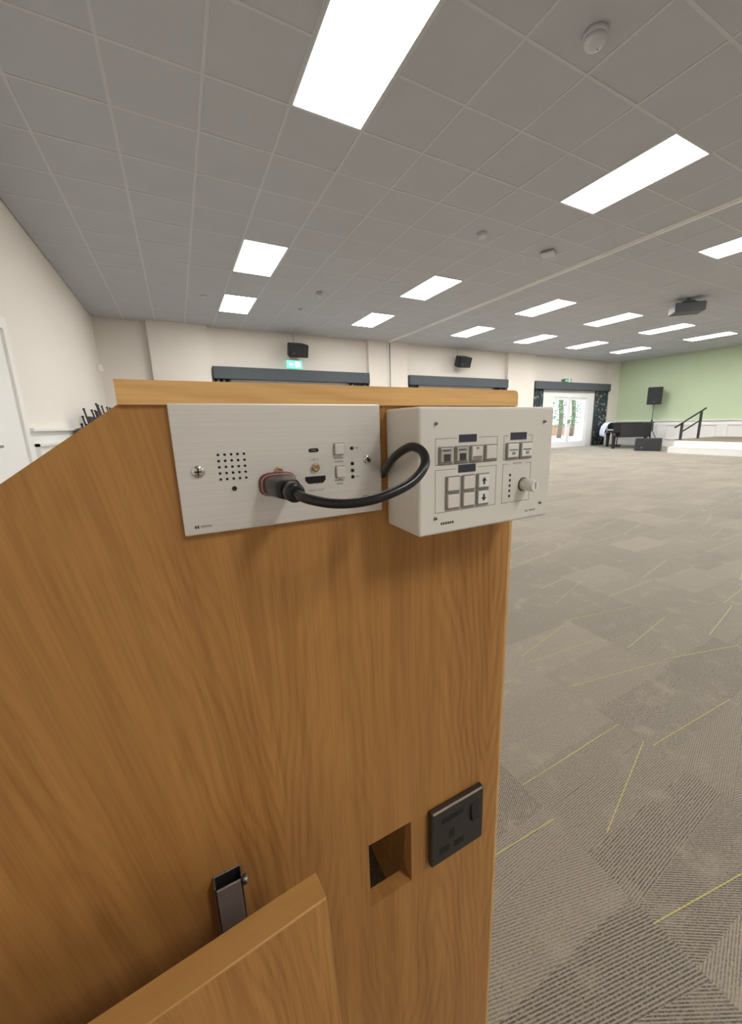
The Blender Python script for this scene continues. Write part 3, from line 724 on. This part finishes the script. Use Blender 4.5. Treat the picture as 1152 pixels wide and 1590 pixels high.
# projector
PXc, PYc = 9.56, 4.72
pj = thing('projector', 'dark grey projector hanging from the ceiling on the right', 'projector', (PXc, PYc, ZC))
Mp = Matrix.Translation((PXc, PYc, 0)) @ Matrix.Rotation(math.radians(-45), 4, 'Z')
box1('body', (-.27, -.19, ZC-.275), (.27, .19, ZC-.10), 'projector', pj, .015, M=Mp)
bm = bmesh.new(); A_ = [bm.verts.new(Mp @ Vector(q)) for q in ((-.17, -.11, ZC-.1), (.17, -.11, ZC-.1), (.17, .11, ZC-.1), (-.17, .11, ZC-.1))]; B_ = [bm.verts.new(Mp @ Vector(q)) for q in ((-.09, -.07, ZC-.045), (.09, -.07, ZC-.045), (.09, .07, ZC-.045), (-.09, .07, ZC-.045))]
bm.faces.new(A_); bm.faces.new(B_)
for k in range(4): bm.faces.new((A_[k], A_[(k+1) % 4], B_[(k+1) % 4], B_[k]))
obj('mount_plate', bm, 'projector', pj)
bm = bmesh.new(); add_cyl(bm, (PXc, PYc, ZC-.05), (PXc, PYc, ZC), .03, None, 14); obj('mount_pole', bm, 'grey_metal', pj)
bm = bmesh.new(); c0 = Mp @ Vector((.27, .03, ZC-.19)); c1 = Mp @ Vector((.31, .03, ZC-.19)); add_cyl(bm, c0, c1, .06, .055, 20); obj('lens', bm, 'lens', pj)

# ------------------------------------------------------------------ far wall fittings
def wall_speaker(x, label):
    z = CH+1.925; y = YF-.30
    t = thing('wall_speaker', label, 'speaker', (x, YF, z), group='loudspeakers on the far wall')
    Mx = Matrix.Translation((x, y, z)) @ Matrix.Rotation(math.radians(20), 4, 'X') @ Matrix.Rotation(math.radians(8), 4, 'Z')
    bm = bmesh.new(); add_prism(bm, [(-.27, -.14), (.27, -.14), (.20, .16), (-.20, .16)], -.155, .165, 'z'); bmesh.ops.transform(bm, matrix=Mx, verts=bm.verts); bmesh.ops.bevel(bm, geom=list(bm.edges), offset=.012, segments=2, affect='EDGES'); obj('cabinet', bm, 'black', t)
    box1('grille', (-.25, -.152, -.14), (.25, -.138, .15), 'black_grille', t, .005, M=Mx)
    box1('badge', (-.16, -.156, -.06), (-.12, -.15, -.04), 'grey_metal', t, M=Mx)
    bm = bmesh.new(); add_cyl(bm, (x, y+.1, z), (x, YF, z), .025, None, 10); add_box(bm, (x-.06, YF-.02, z-.08), (x+.06, YF, z+.08)); obj('wall_bracket', bm, 'black_metal', t)
    bm = bmesh.new(); add_tube(bm, spline([(x, YF-.012, z+.08), (x+.01, YF-.012, z+.25), (x, YF-.012, ZC)], 4), .006, 6); obj('wire', bm, 'bezel', t)
wall_speaker(3.02, 'black loudspeaker on the far wall above the lit exit sign')
wall_speaker(8.52, 'black loudspeaker on the far wall between the middle columns')
def exit_sign(x, z, mats, label, wd=.40, hg=.2, y=YF-.10):
    t = thing('exit_sign', label, 'exit sign', (x, YF, z))
    box1('panel', (x-wd/2, y-.012, z-hg/2), (x+wd/2, y+.012, z+hg/2), mats[0], t, .004)
    bm = bmesh.new(); add_box(bm, (x-wd/2+.02, y+.012, z+hg/2-.03), (x+wd/2-.02, YF, z+hg/2+.01)); obj('bracket', bm, 'white', t)
    f = y-.014
    bm = bmesh.new(); add_box(bm, (x+.02, f, z-.07), (x+.10, f+.003, z+.07)); obj('door_pictogram', bm, mats[1], t)
    bm = bmesh.new(); add_prism(bm, [(x-.15, z), (x-.09, z+.05), (x-.09, z+.02), (x-.03, z+.02), (x-.03, z-.02), (x-.09, z-.02), (x-.09, z-.05)], f, f+.003); obj('arrow_pictogram', bm, mats[1], t)
    bm = bmesh.new(); add_cyl(bm, (x+.135, f, z+.045), (x+.135, f+.003, z+.045), .016, None, 10); add_prism(bm, [(x+.115, z+.03), (x+.15, z+.02), (x+.165, z-.06), (x+.14, z-.06), (x+.12, z-.01)], f, f+.003); obj('figure_pictogram', bm, mats[1], t)
exit_sign(2.98, CH+1.60, ('exit_green', 'exit_white'), 'lit green and white exit sign under the left wall speaker')
exit_sign(13.95, CH+1.525, ('exit_green_unlit', 'white'), 'dull green exit sign on top of the pelmet by the piano', .42, .15, YF-.14)
t = thing('wall_sensor', 'small white sensor high on the left wall near the corner', 'sensor', (XL, 10.7, CH+1.27))
box1('body', (XL, 10.62, CH+1.22), (XL+.09, 10.74, CH+1.36), 'key_white', t, .015); box1('window', (XL+.055, 10.68, CH+1.25), (XL+.064, 10.74, CH+1.29), 'white', t, .003)

# ------------------------------------------------------------------ stage, handrail
st = thing('stage', 'low white stage with a carpeted top and one step, along the green wall', 'stage', (15.7, 1, 0))
box1('lower_step', (14.0, YB+.02, .001), (14.36, 6.93, .19), 'white', st, .006); box1('platform', (14.36, YB+.02, .001), (XR-.05, 6.93, .40), 'white', st, .006)
box1('carpet_top', (14.345, YB+.02, .40), (XR-.05, 6.95, .425), 'stage_top', st, .004); box1('step_nosing', (13.99, YB+.02, .19), (14.36, 6.94, .198), 'white', st, .002)
hr = thing('handrail', 'black metal handrail with two posts at the corner of the stage', 'handrail', (14.9, 6.80, .425))
for x, zt_ in ((14.42, .945), (15.54, 1.32)):
    bm = bmesh.new(); add_box(bm, (x-.03, 6.77, .425), (x+.03, 6.83, zt_)); add_box(bm, (x-.07, 6.73, .425), (x+.07, 6.87, .435)); obj('post', bm, 'black_metal', hr)
bm = bmesh.new(); add_cyl(bm, (14.02, 6.8, .82), (15.80, 6.8, 1.42), .027, None, 12); obj('top_rail', bm, 'black_metal', hr)
bm = bmesh.new(); add_cyl(bm, (14.42, 6.8, .66), (15.54, 6.8, 1.03), .022, None, 12); obj('mid_rail', bm, 'black_metal', hr)

# ------------------------------------------------------------------ speaker on stand, floor monitor, piano
sx, sy = 16.82, 9.04
ss = thing('speaker_stand', 'black tripod stand holding the loudspeaker in front of the green wall', 'stand', (sx, sy, 0))
bm = bmesh.new(); add_cyl(bm, (sx, sy, .25), (sx, sy, 1.0), .024, None, 12); obj('lower_pole', bm, 'black_metal', ss)
bm = bmesh.new(); add_cyl(bm, (sx, sy, 1.0), (sx, sy, 1.68), .017, None, 12); obj('upper_pole', bm, 'grey_metal', ss)
bm = bmesh.new(); add_cyl(bm, (sx, sy, .94), (sx, sy, 1.05), .035, None, 12); obj('collar', bm, 'black', ss)
for k in range(3):
    a = 2*math.pi*k/3+.4; ex_, ey_ = .40*math.cos(a), .40*math.sin(a)
    bm = bmesh.new(); add_cyl(bm, (sx+ex_*.04, sy+ey_*.04, .75), (sx+ex_, sy+ey_, .012), .014, None, 8); lg = obj('leg', bm, 'black_metal', ss)
    bm = bmesh.new(); add_cyl(bm, (sx, sy, .28), (sx+ex_*.55, sy+ey_*.55, .34), .009, None, 8); obj('brace', bm, 'black_metal', ss)
sp = thing('pa_speaker', 'black loudspeaker on a tripod stand in front of the green wall', 'speaker', (sx, sy, 1.66))
Ms = Matrix.Translation((sx, sy, 1.99)) @ Matrix.Rotation(math.radians(-62), 4, 'Z') @ Matrix.Rotation(math.radians(4), 4, 'X')
bm = bmesh.new(); add_prism(bm, [(-.25, -.2), (.25, -.2), (.17, .2), (-.17, .2)], -.33, .33, 'z'); bmesh.ops.transform(bm, matrix=Ms, verts=bm.verts); bmesh.ops.bevel(bm, geom=list(bm.edges), offset=.015, segments=2, affect='EDGES'); obj('cabinet', bm, 'black', sp)
box1('grille', (-.23, -.215, -.31), (.23, -.195, .31), 'black_grille', sp, .006, M=Ms); box1('badge', (-.03, -.219, -.24), (.03, -.21, -.22), 'grey_metal', sp, M=Ms)
mo = thing('floor_monitor', 'black wedge monitor speaker on the carpet in front of the piano', 'speaker', (14.6, 7.85, 0))
Mm = Matrix.Translation((14.62, 7.88, 0)) @ Matrix.Rotation(math.radians(-66), 4, 'Z')
bm = bmesh.new(); add_prism(bm, [(-.22, 0), (.25, 0), (.16, .44), (-.14, .44)], -.39, .39, 'x'); bmesh.ops.transform(bm, matrix=Mm, verts=bm.verts); bmesh.ops.bevel(bm, geom=list(bm.edges), offset=.012, segments=2, affect='EDGES'); obj('cabinet', bm, 'black', mo)
gm = bmesh.new(); add_prism(gm, [(-.218, .04), (-.228, .045), (-.158, .41), (-.146, .41)], -.35, .35, 'x'); bmesh.ops.transform(gm, matrix=Mm, verts=gm.verts); obj('grille', gm, 'black_grille', mo)
box1('badge', (-.2, -.235, .10), (-.14, -.215, .125), 'grey_metal', mo, M=Mm)
# grand piano: keyboard end towards the doors, tail to the green wall
pk = Vector((15.25, 9.62, 0)); ang = math.atan2(-.74, .67)       # local +x runs from keyboard to tail
pn = thing('grand_piano', 'black grand piano standing before the corner of the green wall', 'piano', (pk.x, pk.y, 0))
Mg = Matrix.Translation(pk) @ Matrix.Rotation(ang, 4, 'Z')
def plan(e=0.0):
    q = [(-.08-e, -.74-e), (.25, -.74-e), (.55, -.72-e), (.85, -.55-e), (1.1, -.25-e*.8), (1.28, -.02), (1.42+e, .18), (1.46+e, .42), (1.38+e, .64+e), (1.2, .74+e), (-.08-e, .74+e)]
    return q
def gp(name, poly, z0, z1, mat, bev=.01):
    bm = bmesh.new(); add_prism(bm, poly, z0, z1, 'z'); bmesh.ops.transform(bm, matrix=Mg, verts=bm.verts)
    if bev: bmesh.ops.bevel(bm, geom=list(bm.edges), offset=bev, segments=2, affect='EDGES')
    return obj(name, bm, mat, pn)
gp('case', plan(), .62, .93, 'black_gloss'); gp('lid', plan(.03), .945, .985, 'black_gloss', .008); gp('rim_line', plan(-.01), .93, .945, 'black', 0)
gp('cover_cloth', [(.12, -.78), (.55, -.765), (.88, -.6), (1.13, -.29), (1.31, -.05), (1.28, 0), (.1, 0)], .43, .95, 'chair_fabric', .01)
gp('key_slip', [(-.30, -.72), (-.08, -.72), (-.08, .72), (-.30, .72)], .60, .70, 'black_gloss'); gp('keyboard', [(-.26, -.62), (-.09, -.62), (-.09, .62), (-.26, .62)], .70, .725, 'upvc', .003); gp('fall_board', [(-.09, -.66), (-.06, -.66), (-.06, .66), (-.09, .66)], .70, .93, 'black_gloss', 0)
for k, (lx, ly) in enumerate(((-.05, -.62), (-.05, .62), (1.22, .32))):
    c = Mg @ Vector((lx, ly, 0)); bm = bmesh.new(); add_tube(bm, [Vector((c.x, c.y, z)) for z in (.62, .45, .10, .06, .0)], [.085, .075, .055, .06, .04], 12); lg = obj('leg', bm, 'black_gloss', pn)
c = Mg @ Vector((.12, 0, 0)); bm = bmesh.new(); add_cyl(bm, (c.x, c.y-.08, .62), (c.x, c.y-.06, .1), .02, None, 8); add_cyl(bm, (c.x, c.y+.08, .62), (c.x, c.y+.06, .1), .02, None, 8); add_box(bm, (c.x-.12, c.y-.16, .04), (c.x+.12, c.y+.16, .13)); obj('pedal_lyre', bm, 'black_gloss', pn)
for k in (-1, 0, 1): box1('pedal', (c.x-.2, c.y+k*.07-.02, .06), (c.x-.12, c.y+k*.07+.02, .075), 'brass', pn)
# pale cloth folded over the keyboard end
bm = bmesh.new(); n = 18; R1 = []
prof = [(.12, .988), (-.09, .992), (-.20, .97), (-.30, .82), (-.34, .62), (-.33, .46)]
for a, z in prof:
    for off in (0, .012):
        R1.append([bm.verts.new(Mg @ Vector((a-off+.012*math.sin(q*1.3)*(1 if z < .9 else 0), -.35+1.08*q/n, z+off*.6-.03*math.sin(q*.9)*(1 if z < .6 else 0)))) for q in range(n+1)])
out = R1[1::2]; inn = R1[0::2]
for S in (out, inn):
    for A_, B_ in zip(S, S[1:]):
        for q in range(n): bm.faces.new((A_[q], A_[q+1], B_[q+1], B_[q])).smooth = True
for A_, B_ in ((out[0], inn[0]), (out[-1], inn[-1])):
    for q in range(n): bm.faces.new((A_[q], A_[q+1], B_[q+1], B_[q]))
for q in (0, n):
    for k in range(len(prof)-1): bm.faces.new((out[k][q], out[k+1][q], inn[k+1][q], inn[k][q]))
tag(obj('draped_cloth', bm, 'cloth'), 'pale lilac cloth draped over the keyboard end of the piano', 'cloth')

# ------------------------------------------------------------------ stacked chairs by the left wall
ch0 = thing('stacking_chair', '', 'chair')
bm = bmesh.new(); add_box(bm, (-.21, -.22, .43), (.22, .22, .47), .015); obj('seat', bm, 'chair_fabric', ch0, False)
bm = bmesh.new()
Mb = Matrix.Translation((-.23, 0, .70)) @ Matrix.Rotation(math.radians(-10), 4, 'Y'); add_box(bm, (-.012, -.16, -.10), (.012, .16, .10), .01, M=Mb); obj('backrest', bm, 'chair_fabric', ch0, False)
for s in (-1, 1):
    bm = bmesh.new(); add_tube(bm, spline([(-.24, s*.22, 0), (-.20, s*.225, .40), (-.215, s*.22, .60), (-.262, s*.205, .89)], 4), .012, 8); o = obj('back_leg', bm, 'black_metal', ch0, False)
    bm = bmesh.new(); lathe(bm, [(.010, 0), (.017, .006), (.017, .018), (.009, .024)], (-.262, s*.205, .885), 10, 'z', 1); obj('end_cap', bm, 'black', o, False)
    bm = bmesh.new(); add_tube(bm, [Vector((.26, s*.22, 0)), Vector((.19, s*.225, .44))], .011, 8); obj('front_leg', bm, 'black_metal', ch0, False)
first = True
names = ['nearest stack', 'second stack', 'third stack', 'fourth stack']
lev = ['lowest', 'second from the bottom', 'third from the bottom', 'fourth from the bottom', 'fifth from the bottom', 'sixth from the bottom', 'topmost']
for k, (y, n) in enumerate(((7.25, 6), (7.95, 7), (8.65, 7), (9.4, 7))):
    for q in range(n):
        o = ch0 if first else copy_tree(ch0); first = False
        o.location = (-1.0+q*.028, y, q*.104); o.rotation_euler = (0, 0, math.radians((-4, 5, -3, 4)[k]))
        o['label'] = 'black stacking chair in the %s along the left wall, %s' % (names[k], 'topmost' if q == n-1 else lev[q])
        o['group'] = 'black chairs stacked along the left wall'
